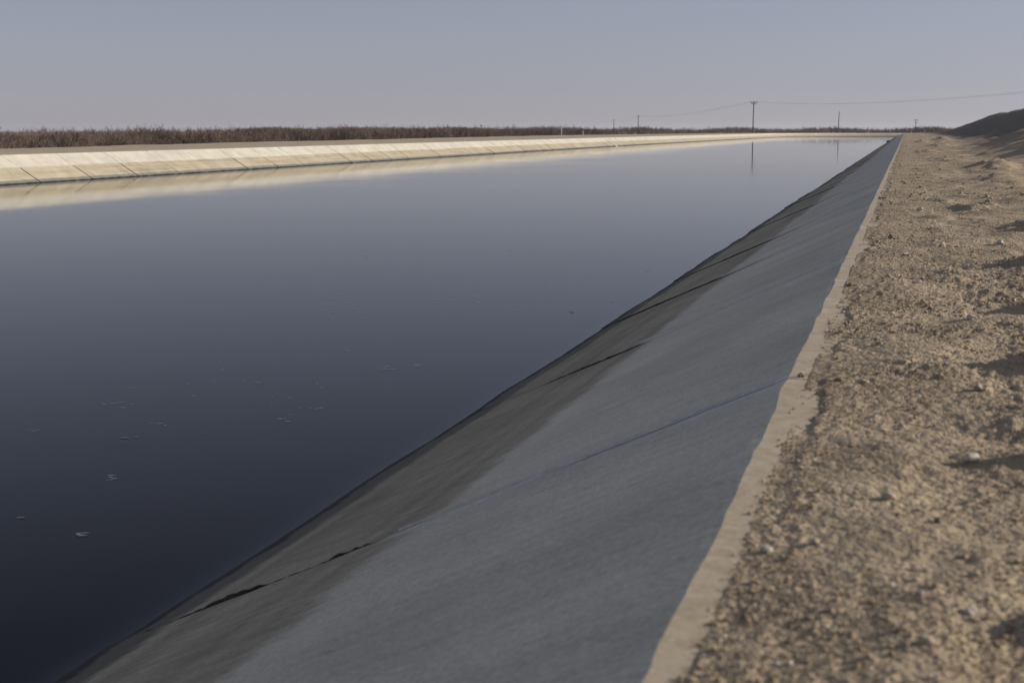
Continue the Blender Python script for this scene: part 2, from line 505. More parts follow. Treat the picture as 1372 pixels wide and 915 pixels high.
def dirt_z(x, y):
    e = x - x_crest(y)
    z = 0.014 * smooth(0.02, 0.34, e + 0.10 * fbm(y * 1.9, y * 0.0 + 3.1, 21, 5, .62) - 0.015)
    on = smooth(0.035, 0.17, e)
    far = smooth(0.6, 4.0, e)
    rough = 0.30 + 0.95 * smooth(-.35, .45, fbm(x * 1.7, y * 1.1, 101, 3))
    dist = np.maximum(np.abs(y), 1)
    z = z + on * ((0.044 * fbm(x * 2.2, y * 2.0, 31, 3) + 0.016 * fbm(x * 6, y * 5, 33, 3)) * (0.35 + 0.65 * smooth(0.1, .7, e)))
    z = z + rough * on * (0.0085 * np.abs(fbm(x * 9, y * 9, 41, 3)) - 0.002)
    z = z + rough * on * (0.0085 * fbm(x * 33, y * 33, 51, 2) + 0.006 * fbm(x * 80, y * 80, 53, 2)) * smooth(14, 6, dist)
    z = z + far * (0.15 * fbm(x * .45, y * .16, 61, 4) + 0.085 * fbm(x * 1.3, y * .7, 67, 3))
    # the soil always covers the back of the concrete lip
    edge_n = 0.07 * fbm(x * 4, y * 2.6, 111, 4)
    floor = -0.02 + 0.030 * smooth(0.07, 0.17, e + edge_n) + 0.006 * fbm(x * 33, y * 33, 113, 2) * on + 0.004 * fbm(x * 80, y * 80, 114, 2) * on
    z = np.where(e < 0.7, np.maximum(z, floor), z)
    for hx, hy, sx, sy, h in HEAPS:
        w = np.exp(-(((x - hx) / sx) ** 2 + ((y - hy) / sy) ** 2))
        z = z + h * w * np.clip(0.80 + 0.75 * fbm(x * 7, y * 7, 71, 3), 0.25, 1.4)
    # windrow of graded soil to the right, then the spoil mound beyond
    wy = smooth(26, 52, y) * smooth(118, 74, y)
    z = z + 1.05 * wy * np.exp(-((x - (6.1 + 0.010 * (y - 45))) / 2.3) ** 2) * (0.9 + .25 * fbm(x * .6, y * .12, 81, 3))
    my = smooth(60, 130, y) * smooth(441, 325, y)
    mm = smooth(4.2 + 0.004 * (y - 150), 22, x) * smooth(70, 40, x)
    z = z + 5.0 * my * mm * (0.92 + .10 * fbm(x * .22, y * .05, 91, 4)) + 0.55 * my * mm * fbm(x * .8, y * .25, 92, 4)
    # beyond the embankment the land falls to the plain
    z = z - 3.2 * smooth(75, 110, e)
    return z

u = np.concatenate([np.arange(0, 1.25, 0.0075), 1.25 * 1.045 ** np.arange(1, 128), [500, 900, 2000, 4200]])
ys = [-3500, -400, -60, -20, -8, -3, -1, 0, .6, 1.0, 1.3, 1.5]
y = 1.7
while y < 470:
    ys.append(y); y += max(0.0075, 0.0042 * y)
ys += list(np.linspace(470, 700, 40)) + [900, 1300]
ys = np.array(ys)
Y = np.repeat(ys[:, None], len(u), 1)
X = x_crest(Y) + 0.03 + u[None, :]
Z = dirt_z(X, Y) - 0.012 * smooth(0.075, 0.035, X - x_crest(Y))
V = np.stack([X, Y, Z], -1).reshape(-1, 3)
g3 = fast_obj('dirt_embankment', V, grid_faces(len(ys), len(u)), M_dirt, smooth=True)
tag(g3, 'rough tan dirt along the top of the near bank, with a spoil mound', kind='structure')

# canal bed under the water and the soil backing of both linings
ss2 = s_samples(-400, S1 + 2500)
def strip(offs_in, mat_, name):
    pass
bed = []
for outer, off, z in [(False, 3.3, -0.14), (False, 2.85, -0.13), (False, 0, Z_W - .13), (False, -8.1, -5.0), (True, -6.1, -5.0), (True, 0, Z_W - .13), (True, FAR_RUN, FAR_Z - .13), (True, FAR_RUN + .4, FAR_Z - .14)]:
    x, y = F(ss2, off, outer)
    bed.append(np.stack([x, y, 0 * x + z], -1))
B = np.stack(bed, 1)
bedo = fast_obj('canal_bed', B.reshape(-1, 3), grid_faces(len(ss2), len(bed)), M_soil)
tag(bedo, 'dark silty bed under the canal water', kind='structure')

# ------------------------------------------------------------------ concrete linings
JOINT = 5.15
JOINT0 = 5.2
near_bank = empty('canal_bank_near', (X_IN, 5, Z_W))
tag(near_bank, 'shaded grey concrete slope of the near bank, cracked at its joints', kind='structure')
far_bank = empty('canal_bank_far', (-36, 60, Z_W))
tag(far_bank, 'sunlit cream concrete slope of the far bank', kind='structure')

def panel(parent, outer, s0, s1, ns, nv, gap, jag, amp, slope, crest_z, under, lip, dn=0.0, tilt=0.0, seed=0, crest_wob=0.0, name='concrete_panel'):
    run = (crest_z - Z_W) * slope
    vs = np.concatenate([[-under], np.linspace(-1.2, run, nv), run + np.array([0.012, 0.04, 0.12, lip])])
    s = np.linspace(0, 1, ns)
    SS = s0 + (s1 - s0) * np.repeat(s[None], len(vs), 0)
    OO = np.repeat(vs[:, None], ns, 1)
    # jagged joint edges (below the tide line the concrete has broken away)
    low = smooth(run * 0.62, run * 0.40, OO)
    jl = gap * .5 + jag * (0.12 + 1.0 * low) * np.abs(fbm(OO * 6.0, 0 * OO + round(s0, 2) * 3.1, 7 + seed, 4))
    jr = gap * .5 + jag * (0.12 + 1.6 * low) * np.abs(fbm(OO * 6.0, 0 * OO + round(s1, 2) * 3.1 + 1.7, 9 + seed, 4))
    heave = 0.0                               # the next slab has heaved at its broken joint
    if parent is near_bank and jag:
        for kj, (b0, b1, bw) in enumerate(((.0, .45, .022), (.20, .50, .013), (.02, .48, .008), (.15, .52, .009), (.1, .5, .007), (.1, .5, .007), (.1, .5, .007))):
            if abs(s0 - JOINT0 - kj * JOINT) < .01:
                win = smooth(b0 * run - .05, b0 * run + .35, OO) * smooth(b1 * run + .05, b1 * run - .12, OO)
                nz = 0.45 * fbm(OO * 3.0, 0 * OO + s0, 77, 2) + 1.3 * fbm(OO * 17, 0 * OO + s0 + 3, 78, 4, .7)
                heave = bw * win * np.clip(0.66 + 0.95 * nz, 0.34, 1.5) * np.exp(-np.repeat(s[None], len(vs), 0) * (s1 - s0) / 0.22)
                jl = jl + win * 0.02 * np.abs(fbm(OO * 14, 0 * OO + s0, 79, 4))
    wob = 0.016 * 1.6 if jag else 0.0
    def sway(sv): return wob * fbm(OO * 1.4, 0 * OO + round(sv, 2) * 1.9, 17, 3)
    tt = s[None]
    SS = SS + (jl + sway(s0)) * (1 - tt) ** 6 - jr * tt ** 6 + sway(s1) * tt ** 6
    ZZ = np.where(OO <= run, Z_W + OO / slope, crest_z)
    ZZ = ZZ - 0.004 * ((OO > run - .01) & (OO < run + .006))
    OC = OO
    if crest_wob:
        cw = crest_wob * (0.35 * fbm(SS * 0.9, 0 * SS + 2, 3, 2) + 0.42 * fbm(SS * 5, 0 * SS + 5, 4, 5, .65) + 0.5 * np.minimum(fbm(SS * 2.6, 0 * SS + 9, 6, 3), 0))
        cw = np.minimum(cw - 0.40 * crest_wob, -0.002)      # chips only ever leave a steep edge
        near_c = smooth(run - .035, run, OO) * smooth(run + .3, run + .1, OO)
        OC = OO + cw * near_c
        # keep the slope straight up to the wandering edge
    nrm = math.sqrt(1 + slope * slope)
    d = dn + tilt * (tt - .5) + amp * fbm(SS * .7, OO * .7, 23 + seed, 4)
    d = d * smooth(run * .78, run * .42, OO) + heave
    ZZ = ZZ + d * slope / nrm
    px, py = F(SS, OC - d / nrm, outer)
    T = np.stack([px, py, ZZ], -1)
    nvv = len(vs)
    # skirt 0.1 m down round the rim gives the slab its thickness
    idx = np.arange(nvv * ns).reshape(nvv, ns)
    rim = np.concatenate([idx[0, :], idx[1:, -1], idx[-1, -2::-1], idx[-2:0:-1, 0]])
    top = T.reshape(-1, 3)
    low_v = top[rim] - np.array([0, 0, 0.10])
    base = len(top)
    k = len(rim)
    f = grid_faces(nvv, ns)
    a = rim; b = np.roll(rim, -1); c = base + (np.arange(k) + 1) % k; e = base + np.arange(k)
    sk = np.stack([a, e, c, b], -1)
    f = np.concatenate([f[:, ::-1] if not outer else f, sk if not outer else sk[:, ::-1]])
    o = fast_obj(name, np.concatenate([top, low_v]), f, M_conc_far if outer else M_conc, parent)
    o.data.materials.append(M_soil)          # slab edges are packed with silt
    mi = np.zeros(len(f), np.int32); mi[-k:] = 1
    if len(o.data.polygons) == len(f): o.data.polygons.foreach_set('material_index', mi)
    return o

LIP = 0.34
edges = [JOINT0 + JOINT * k for k in range(-3, 21)]
for k in range(len(edges) - 1):
    s0, s1 = edges[k], edges[k + 1]
    close = s0 < 22 and s1 > 0
    ns, nv = (180, 170) if (close and s0 < 8) else ((110, 110) if close else (40, 24))
    panel(near_bank, False, s0, s1, ns, nv, 0.012, 0.016, 0.010, NEAR_SLOPE, 0.0, 7.5, LIP, dn=random.uniform(-.012, .012), tilt=random.uniform(-.016, .016), seed=0, crest_wob=0.020)
panel(near_bank, False, edges[-1], Y_BEND - .01, 160, 14, 0.01, 0.0, 0.02, NEAR_SLOPE, 0.0, 7.5, LIP, crest_wob=.03, name='concrete_lining')
panel(near_bank, False, Y_BEND, S1 + 600, 200, 8, 0.01, 0.0, 0.0, NEAR_SLOPE, 0.0, 7.5, LIP, name='concrete_lining')
panel(near_bank, False, -400, edges[0], 60, 8, 0.01, 0.0, 0.0, NEAR_SLOPE, 0.0, 7.5, LIP, name='concrete_lining')

FSP = 4.22
F0 = 57.2 - FSP * 9
fedges = [F0 + FSP * k for k in range(0, 50)]
for k in range(len(fedges) - 1):
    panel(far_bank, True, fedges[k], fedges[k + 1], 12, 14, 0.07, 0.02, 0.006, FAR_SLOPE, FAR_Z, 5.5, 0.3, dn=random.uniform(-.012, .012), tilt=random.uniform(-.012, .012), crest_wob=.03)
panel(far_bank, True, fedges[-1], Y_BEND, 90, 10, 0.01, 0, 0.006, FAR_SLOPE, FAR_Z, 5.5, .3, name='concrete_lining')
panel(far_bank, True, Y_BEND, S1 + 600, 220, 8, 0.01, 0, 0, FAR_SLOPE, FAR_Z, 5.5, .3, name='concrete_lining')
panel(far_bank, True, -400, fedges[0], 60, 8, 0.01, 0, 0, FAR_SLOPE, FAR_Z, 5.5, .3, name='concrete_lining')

def joint_strip(parent, outer, s, slope, crest_z, o0, o1, w, lift, material, name, wander=0.016, n_=60, wnoise=0.5):
    run = (crest_z - Z_W) * slope
    o = np.linspace(o0 * run, o1 * run, n_)
    nrm = math.sqrt(1 + slope * slope)
    c = s + wander * 1.6 * fbm(o * 1.4, 0 * o + round(s, 2) * 1.9, 17, 3)
    wl_ = w * (1 + wnoise * fbm(o * 7, 0 * o + s, 33, 4)) * .5
    wr_ = w * (1 + wnoise * fbm(o * 7, 0 * o + s + 9, 35, 4)) * .5
    rows = []
    for e, hz in ((-1, 0.0), (-.3, 1.0), (.3, 1.0), (1, 0.0)):
        ww = wl_ if e < 0 else wr_
        d = lift * (0.5 + 0.5 * hz)
        x, y = F(c + e * ww, o - d / nrm, outer)
        rows.append(np.stack([x, y, Z_W + o / slope + d * slope / nrm], -1))
    Vv = np.stack(rows, 0)
    f = grid_faces(4, n_)
    return fast_obj(name, Vv.reshape(-1, 3), f if not outer else f[:, ::-1], material, parent, smooth=True)

for k in range(-1, 12):
    s = JOINT0 + JOINT * k
    joint_strip(near_bank, False, s, NEAR_SLOPE, 0.0, 0.47, 0.985, 0.020, 0.013, M_seal, 'joint_sealant')
for s in fedges[1:-1]:
    joint_strip(far_bank, True, s, FAR_SLOPE, FAR_Z, 0.53, 0.99, 0.10, 0.016, M_conc_far, 'joint_sealant', n_=10)

# pale mortar rib running down the far slope
xw = joint_strip(far_bank, True, 193.5, FAR_SLOPE, FAR_Z, -0.05, 0.72, 1.1, 0.05, M_seal, 'mortar_rib', n_=14, wnoise=.2)
xw['label'] = 'pale mortar strip running down the lower far slope'

# moss and weeds rooted in the open part of the two nearest joints
def crack_weeds(s, o0, o1, cnt):
    vs, fs = [], []
    run = 1.3 * NEAR_SLOPE
    for _ in range(cnt):
        o = random.uniform(o0, o1) * run
        c = s + 0.016 * 1.6 * float(fbm(np.array([o * 1.4]), np.array([round(s, 2) * 1.9]), 17, 3)[0]) + random.gauss(0, .007)
        bx, by, bz = X_IN + o, c, Z_W + o / NEAR_SLOPE - .012
        for _b in range(3):
            h = random.uniform(.004, .014)
            a = random.uniform(0, 6.28); wv = random.uniform(.003, .007)
            dx, dy = math.cos(a), math.sin(a)
            b0 = len(vs)
            vs += [(bx - dy * wv, by + dx * wv, bz), (bx + dy * wv, by - dx * wv, bz), (bx + dx * h * .7, by + dy * h * .7, bz + h)]
            fs.append((b0, b0 + 1, b0 + 2))
    o = fast_obj('crack_weeds', np.array(vs), np.array(fs), M_weed, near_bank)
    o['kind'] = 'stuff'
crack_weeds(JOINT0, .22, .44, 160)
crack_weeds(JOINT0 + JOINT, .30, .42, 40)

# ------------------------------------------------------------------ water
ssw = np.array(sorted(set(list(s_samples(-399, S1 + 599)) + list(np.linspace(0, 440, 45)))))
wi = F(ssw, 0.16, False); wo = F(ssw, 0.13, True)
mi = F(ssw, 0.16 - 8.2, False); mo = F(ssw, 0.13 - 6.2, True)
ring = [np.stack([wi[0], wi[1], 0 * ssw + Z_W], -1), np.stack([wo[0], wo[1], 0 * ssw + Z_W], -1),
        np.stack([mo[0], mo[1], 0 * ssw - 4.9], -1), np.stack([mi[0], mi[1], 0 * ssw - 4.9], -1)]
Vw = np.stack(ring, 1).reshape(-1, 3)
fw = []
for i in range(len(ssw) - 1):
    for j in range(4):
        a, b = i * 4 + j, i * 4 + (j + 1) % 4
        fw.append((a, a + 4, b + 4, b))
fw = np.array(fw)
caps = [(0, 1, 2, 3), tuple(reversed([len(Vw) - 4 + j for j in range(4)]))]
fw = np.concatenate([fw, np.array(caps)])
wat = fast_obj('canal_water', Vw, fw, M_water)
tag(wat, 'still dark blue water filling the canal', kind='structure')
bm = bmesh.new(); bm.from_mesh(wat.data); bmesh.ops.recalc_face_normals(bm, faces=bm.faces); bm.to_mesh(wat.data); bm.free()

# ------------------------------------------------------------------ bare orchard trees
def branch(V, Fc, p, q, r0, r1):
    d = (q - p); L = d.length
    if L < 1e-6: return
    d.normalize()
    a = d.orthogonal().normalized(); b = d.cross(a)
    base = len(V)
    for (c, r) in ((p, r0), (q, r1)):
        for k in range(3):
            t = k * 2.0944
            V.append(tuple(c + a * (r * math.cos(t)) + b * (r * math.sin(t))))
    for k in range(3):
        Fc.append((base + k, base + (k + 1) % 3, base + 3 + (k + 1) % 3, base + 3 + k))

def tree_mesh(seed, H, detail, fat=1.0):
    R = random.Random(seed)
    tv, tf, cv, cf = [], [], [], []
    top = Vector((R.uniform(-.05, .05), R.uniform(-.05, .05), R.uniform(.7, 1.0)))
    branch(tv, tf, Vector((0, 0, -.1)), top, .13, .11)
    def grow(p, d, L, r, lvl):
        q = p + d * L
        branch(cv, cf, p, q, r * fat, r * .6 * fat)
        if lvl == 0: return
        n_ = detail[lvl - 1]
        for i in range(n_):
            t = R.uniform(.35, 1.0)
            b = p + (q - p) * t
            nd = (d + Vector((R.gauss(0, .5), R.gauss(0, .5), R.gauss(.12, .35)))).normalized()
            grow(b, nd, L * R.uniform(.55, .85), r * .55, lvl - 1)
    for i in range(5):
        a = i * 1.257 + R.uniform(-.3, .3)
        d = Vector((math.cos(a) * .62, math.sin(a) * .62, R.uniform(.75, 1.0))).normalized()
        # limbs continue in trunk mesh, crown starts at their middle
        L = H * R.uniform(.22, .30)
        mid = top + d * L
        branch(tv, tf, top, mid, .075, .05)
        grow(mid, (d + Vector((0, 0, .35))).normalized(), H * .27, .042, 3)
    return (np.array(tv), np.array(tf)), (np.array(cv), np.array(cf))

variants = []
for k in range(6):
    t, c = tree_mesh(100 + k, 4.5, (5, 5, 4))
    ms = []
    for nm, (v, f) in (('trunk', t), ('crown', c)):
        v = v.copy()
        o = fast_obj(nm, v, f, M_bark)
        ms.append(o.data); bpy.data.objects.remove(o)
    variants.append(ms)

def ground_far(s, off): return -3.25
rows_n = 0
first_tree = True
tree_spots = []
def shelf_at(s): return float(np.interp(s, [-60, 75, 110, 270, 440, 520], [12.0, 12.5, 16, 26, 20, 16]))
ROWL = ['bare brown orchard tree in the front row beyond the far bank', 'bare brown orchard tree in the second row beyond the far bank', 'bare brown orchard tree in the third row beyond the far bank']
for row in range(3):
    s = 48.0 + row * 2
    while s < 345:
        off = FAR_RUN + shelf_at(s) + 7.0 + row * 5.5 + random.uniform(-.4, .4)
        x, y = F(s, off, True)
        top = float(np.interp(s, [50, 160, 220, 345], [0.75, 1.15, 1.45, 1.8])) + random.gauss(0, .16)
        sc = (top + 3.25) / 4.6
        e = empty('orchard_tree', (float(x), float(y), -3.25))
        e.rotation_euler = (0, 0, random.uniform(0, 6.28))
        e.scale = (sc * 1.05, sc * 1.05, sc)
        tag(e, ROWL[row], 'tree', 'orchard trees row %s' % ('one', 'two', 'three')[row])
        for nm, me in zip(('trunk', 'crown'), variants[random.randrange(6)]):
            o = bpy.data.objects.new(nm, me); C.objects.link(o); o.parent = e
        s += random.uniform(4.2, 5.2)

def mass(name, spots, label, det=(3, 4, 3), fat=1.4):
    vv, ff, b = [], [], 0
    protos = []
    for k in range(5):
        t, c = tree_mesh(300 + k, 4.5, det, fat)
        v = np.concatenate([t[0], c[0]]); f = np.concatenate([t[1], c[1] + len(t[0])])
        protos.append((v, f))
    for (x, y, z, sc) in spots:
        v, f = protos[random.randrange(5)]
        a = random.uniform(0, 6.28)
        R = np.array([[math.cos(a), -math.sin(a), 0], [math.sin(a), math.cos(a), 0], [0, 0, 1]])
        vv.append(v @ R.T * np.array([sc * 1.1, sc * 1.1, sc]) + np.array([x, y, z])); ff.append(f + b); b += len(v)
    o = fast_obj(name, np.concatenate(vv), np.concatenate(ff), M_bark)
    return tag(o, label, 'orchard', kind='stuff')

spots = []
for row in range(3, 11):
    s = 50.0 + row
    while s < 350:
        off = FAR_RUN + shelf_at(s) + 7.0 + row * 5.5
        x, y = F(s, off, True)
        top = float(np.interp(s, [50, 160, 220, 345], [0.8, 1.25, 1.6, 2.0])) + random.gauss(0, .2)
        spots.append((float(x), float(y), -3.25, (top + 3.25) / 4.6))
        s += random.uniform(4.6, 6.2)
mass('orchard', spots, 'deep mass of bare orchard trees behind the front rows')
spots = []
for row in range(9):
    D = 640 + row * 7
    a = -26.0
    while a < 7:
        r = rad(a)
        top = 2.35 + random.gauss(0, .35) + .5 * math.sin(a * 1.7)
        spots.append((D * math.sin(r), D * math.cos(r), -3.25, (top + 3.25) / 4.6))
        a += random.uniform(.32, .5)
mass('orchard', spots, 'distant thin grey-brown orchard line past the canal bend', (2, 3, 3), 2.6)

# ------------------------------------------------------------------ utility poles and wires
def ray_dir(px, py):
    f = 1905.6; pt = rad(8.45); yw = rad(15.33)
    a = (px - 686) / f; b = (457.5 - py) / f
    v = Vector((a, math.cos(pt) + b * math.sin(pt), -math.sin(pt) + b * math.cos(pt)))
    return Matrix.Rotation(yw, 3, 'Z') @ v

def at(px, py, D):
    d = ray_dir(px, py)
    k = D / math.hypot(d.x, d.y)
    return Vector((0, 0, CAM_Z)) + d * k

def tube(pts, rads, sides, cap=True):
    V, Fc = [], []
    for i, (p_, r) in enumerate(zip(pts, rads)):
        a = Vector(pts[max(i - 1, 0)]); b = Vector(pts[min(i + 1, len(pts) - 1)])
        d = (b - a).normalized(); e1 = d.orthogonal().normalized()
        if abs(d.z) > .9: e1 = Vector((1, 0, 0))
        e2 = d.cross(e1).normalized(); e1 = e2.cross(d)
        for k in range(sides):
            t = 2 * math.pi * k / sides
            V.append(tuple(Vector(p_) + e1 * r * math.cos(t) + e2 * r * math.sin(t)))
    for i in range(len(pts) - 1):
        for k in range(sides):
            k2 = (k + 1) % sides
            Fc.append((i * sides + k, i * sides + k2, (i + 1) * sides + k2, (i + 1) * sides + k))
    if cap:
        Fc.append(tuple(reversed(range(sides)))); Fc.append(tuple((len(pts) - 1) * sides + k for k in range(sides)))
    return V, Fc

def boxv(cx, cy, cz, sx, sy, sz):
    V = [(cx + i * sx / 2, cy + j * sy / 2, cz + k * sz / 2) for k in (-1, 1) for j in (-1, 1) for i in (-1, 1)]
    return V, [(0, 2, 3, 1), (4, 5, 7, 6), (0, 1, 5, 4), (2, 6, 7, 3), (0, 4, 6, 2), (1, 3, 7, 5)]

ARM = Vector((0.966, 0.259, 0))
def pole(name, top, base_z, label, arms, r0=.2, r1=.14, group='utility poles on the plain', lean=0.0):
    H = top.z - base_z
    e = empty(name, (top.x, top.y, base_z))
    tag(e, label, 'utility pole', group)
    V, Fc = tube([(0, 0, -.3), (lean * .3, 0, H * .4), (lean * .4, 0, H * .7), (lean, 0, H)], [r0, r0 * .9, r1 * 1.1, r1], 10)
    obj('pole_shaft', V, Fc, M_pole, e, True)
    for (z, w) in arms:
        V, Fc = boxv(lean, -r1 - .07, H + z, w, .14, .22)
        a = obj('crossarm', V, Fc, M_pole, e)
        a.rotation_euler = (0, 0, rad(15))
        for k in (-.46, 0, .46):
            V, Fc = tube([(lean + k * w, -r1 - .07, H + z + .1), (lean + k * w, -r1 - .07, H + z + .2), (lean + k * w, -r1 - .07, H + z + .3)], [.05, .10, .05], 8)
            obj('insulator', V, Fc, M_wire, a, True)
    return e

T1 = at(1009.6, 136.8, 541)
pole('utility_pole', T1, -3.3, 'tallest utility pole, with a wide crossarm, standing past the canal bend', [(-.15, 2.6), (-.75, 1.8)], .24, .17, lean=.15)
T2 = at(1124, 149.5, 760)
pole('utility_pole', T2, -3.3, 'plain utility pole without crossarm, right of the tallest pole', [], .25, .18, lean=.2)
T3 = at(855.3, 155.3, 1055)
pole('utility_pole', T3, -3.3, 'utility pole above the far orchard, right one of a distant pair', [(-.3, 2.0)], .32, .24)
T4 = at(822.5, 160.3, 1420)
pole('utility_pole', T4, -3.3, 'utility pole above the orchard, left one of a distant pair', [(-.3, 2.0)], .38, .28)
T5 = at(1227.3, 160, 1020)
pole('utility_pole', T5, -3.3, 'distant pole with two crossarms above the end of the near bank', [(-.6, 3.2), (-2.2, 2.6)], .28, .2)
T6 = at(644.6, 168, 600)
pole('utility_pole', T6, -3.3, 'short thin pole just showing over the left orchard trees', [(-.2, .9)], .17, .14)
T7 = Vector((79, 38, 11.7))
pole('utility_pole', T7, -3.2, 'utility pole beside the spoil mound, carrying the near wire span', [(-.15, 2.6), (-.75, 1.8)], .24, .17)

def wire(a, b, sag, r, label, group):
    pts = []
    for i in range(41):
        t = i / 40
        p_ = a.lerp(b, t); p_ = p_ + Vector((0, 0, -4 * sag * t * (1 - t)))
        pts.append(tuple(p_))
    V, Fc = tube(pts, [r] * 41, 5)
    o = obj('power_line', V, Fc, M_wire, None, True)
    tag(o, label, 'wire', group)
for sgn, nm in ((-1, 'left'), (1, 'right')):
    w1 = ARM * (1.2 * sgn) + Vector((0, 0, .12))
    wire(T1 + w1, T7 + w1, 4.4, .012, 'thin power line sagging rightwards from the tallest pole', 'power line span right of the tallest pole')
    w3 = ARM * (.9 * sgn)
    wire(T3 + w3, T1 + w1, 2.2, .02, 'thin power line from the tallest pole to the distant pair of poles', 'power line span left of the tallest pole')
wire(T4, T3, 2.0, .035, 'thin power line linking the distant pair of poles', 'power line span between the distant pair')

# ------------------------------------------------------------------ posts and marker
def white_post(px, py0, D, h, r, label):
    b = at(px, py0, D)
    e = empty('marker_post', (b.x, b.y, FAR_Z))
    tag(e, label, 'post')
    V, Fc = tube([(0, 0, -.2), (0, 0, h * .9), (0, 0, h)], [r, r, r * .6], 8)
    obj('shaft', V, Fc, M_white, e, True)
    V, Fc = boxv(0, -r - .012, h * .82, r * 3.2, .02, h * .16)
    obj('plate', V, Fc, M_white, e)
white_post(752.3, 182, 262, 1.45, .06, 'taller white post on the far bank road in front of the orchard')
white_post(781.3, 183, 250, .85, .05, 'shorter white post on the far bank road in front of the orchard')

b = at(1235.5, 189.0, 122)
zb = float(dirt_z(np.array([b.x]), np.array([b.y]))[0])
e = empty('survey_marker', (b.x, b.y, zb))
tag(e, 'small white forked marker standing on the dirt near the end of the bank', 'marker')
V, Fc = tube([(0, 0, -.1), (0, 0, .2), (0, 0, .24)], [.035, .035, .03], 8)
obj('stake', V, Fc, M_white, e, True)
for sx in (-1, 1):
    V, Fc = tube([(0, 0, .2), (sx * .06, 0, .34), (sx * .11, 0, .46)], [.03, .035, .028], 8)
    obj('fork_arm', V, Fc, M_white, e, True)

# lump of weed caught at the near waterline
def lump(name, loc, r, flat, material, seed, sub=2):
    bm = bmesh.new()
    bmesh.ops.create_icosphere(bm, subdivisions=sub, radius=1)
    R = random.Random(seed)
    off = R.uniform(0, 100)
    for v in bm.verts:
        c = v.co
        k = 1 + .62 * float(fbm(np.array([c.x * 1.3 + off]), np.array([c.y * 1.3 + c.z * 1.7]), seed % 97, 3)[0])
        v.co = Vector((c.x * k * r[0], c.y * k * r[1], c.z * k * r[2] * flat))
    me = bpy.data.meshes.new(name); bm.to_mesh(me); bm.free()
    me.materials.append(material)
    o = bpy.data.objects.new(name, me); o.location = loc; C.objects.link(o)
    return o
o = lump('weed_clump', (-2.9, 262, Z_W + .12), (.42, 1.2, .34), 1, M_weed, 5, 3)
tag(o, 'dark clump of weed caught at the near waterline far down the bank', 'weed clump')

# ------------------------------------------------------------------ floating flecks
vs, fs = [], []
def fleck(x, y, a, L, wd):
    b0 = len(vs); k = 7
    for i in range(k):
        t = 2 * math.pi * i / k
        lx = math.cos(t) * L * random.uniform(.5, 1); ly = math.sin(t) * wd * random.uniform(.4, 1)
        vs.append((x + lx * math.cos(a) - ly * math.sin(a), y + lx * math.sin(a) + ly * math.cos(a), Z_W + .004))
    fs.append(tuple(range(b0, b0 + k)))
def water_pt(px, py):
    d = ray_dir(px, py); t = (Z_W - CAM_Z) / d.z
    return d.x * t, d.y * t
clusters = [(265, 512, 18), (345, 515, 6), (380, 530, 6), (165, 545, 7), (220, 568, 5), (430, 515, 5), (378, 562, 6), (150, 640, 4), (110, 715, 3), (50, 580, 4), (415, 548, 5), (520, 495, 4), (470, 470, 4), (180, 520, 3), (560, 490, 3), (480, 420, 3), (600, 430, 3), (310, 450, 3)]
for (cx_, cy_, sp) in clusters:
    for _ in range(random.randint(3, 6)):
        x, y = water_pt(cx_ + random.gauss(0, sp * 1.6), cy_ + random.gauss(0, sp * .55))
        fleck(x, y, random.gauss(.25, .35), random.uniform(.012, .055), random.uniform(.006, .016))
for _ in range(90):
    x, y = water_pt(random.uniform(420, 900), random.uniform(235, 420))
    fleck(x, y, random.uniform(0, 3), random.uniform(.03, .09), random.uniform(.015, .04))
o = obj('foam_flecks', vs, fs, M_foam)
tag(o, 'scattered pale flecks of foam and chaff floating on the water', 'foam', kind='stuff')

def leaf(px, py, L, a, label):
    x, y = water_pt(px, py)
    V, Fc = [], []
    n_ = 7
    for i in range(n_):
        t = i / (n_ - 1)
        w_ = L * .28 * math.sin(math.pi * min(max(t, .02), .98)) ** .8
        V += [(L * (t - .5), -w_, .0015), (L * (t - .5), 0, .001), (L * (t - .5), w_, .0015)]
    for i in range(n_ - 1):
        for k in range(2):
            q = i * 3 + k
            Fc.append((q, q + 3, q + 4, q + 1))
    o = obj('floating_leaf', V, Fc, M_leaf)
    o.location = (x, y, Z_W + .004); o.rotation_euler = (0, 0, a)
    tag(o, label, 'leaf', 'dead leaves on the water')
leaf(167, 587, .06, .2, 'rust brown dead leaf floating above the left middle of the dark water')
leaf(183, 586, .045, -.4, 'smaller rust brown leaf floating just right of another leaf')
leaf(28, 694, .05, .3, 'rust brown leaf floating near the left edge of the photo')

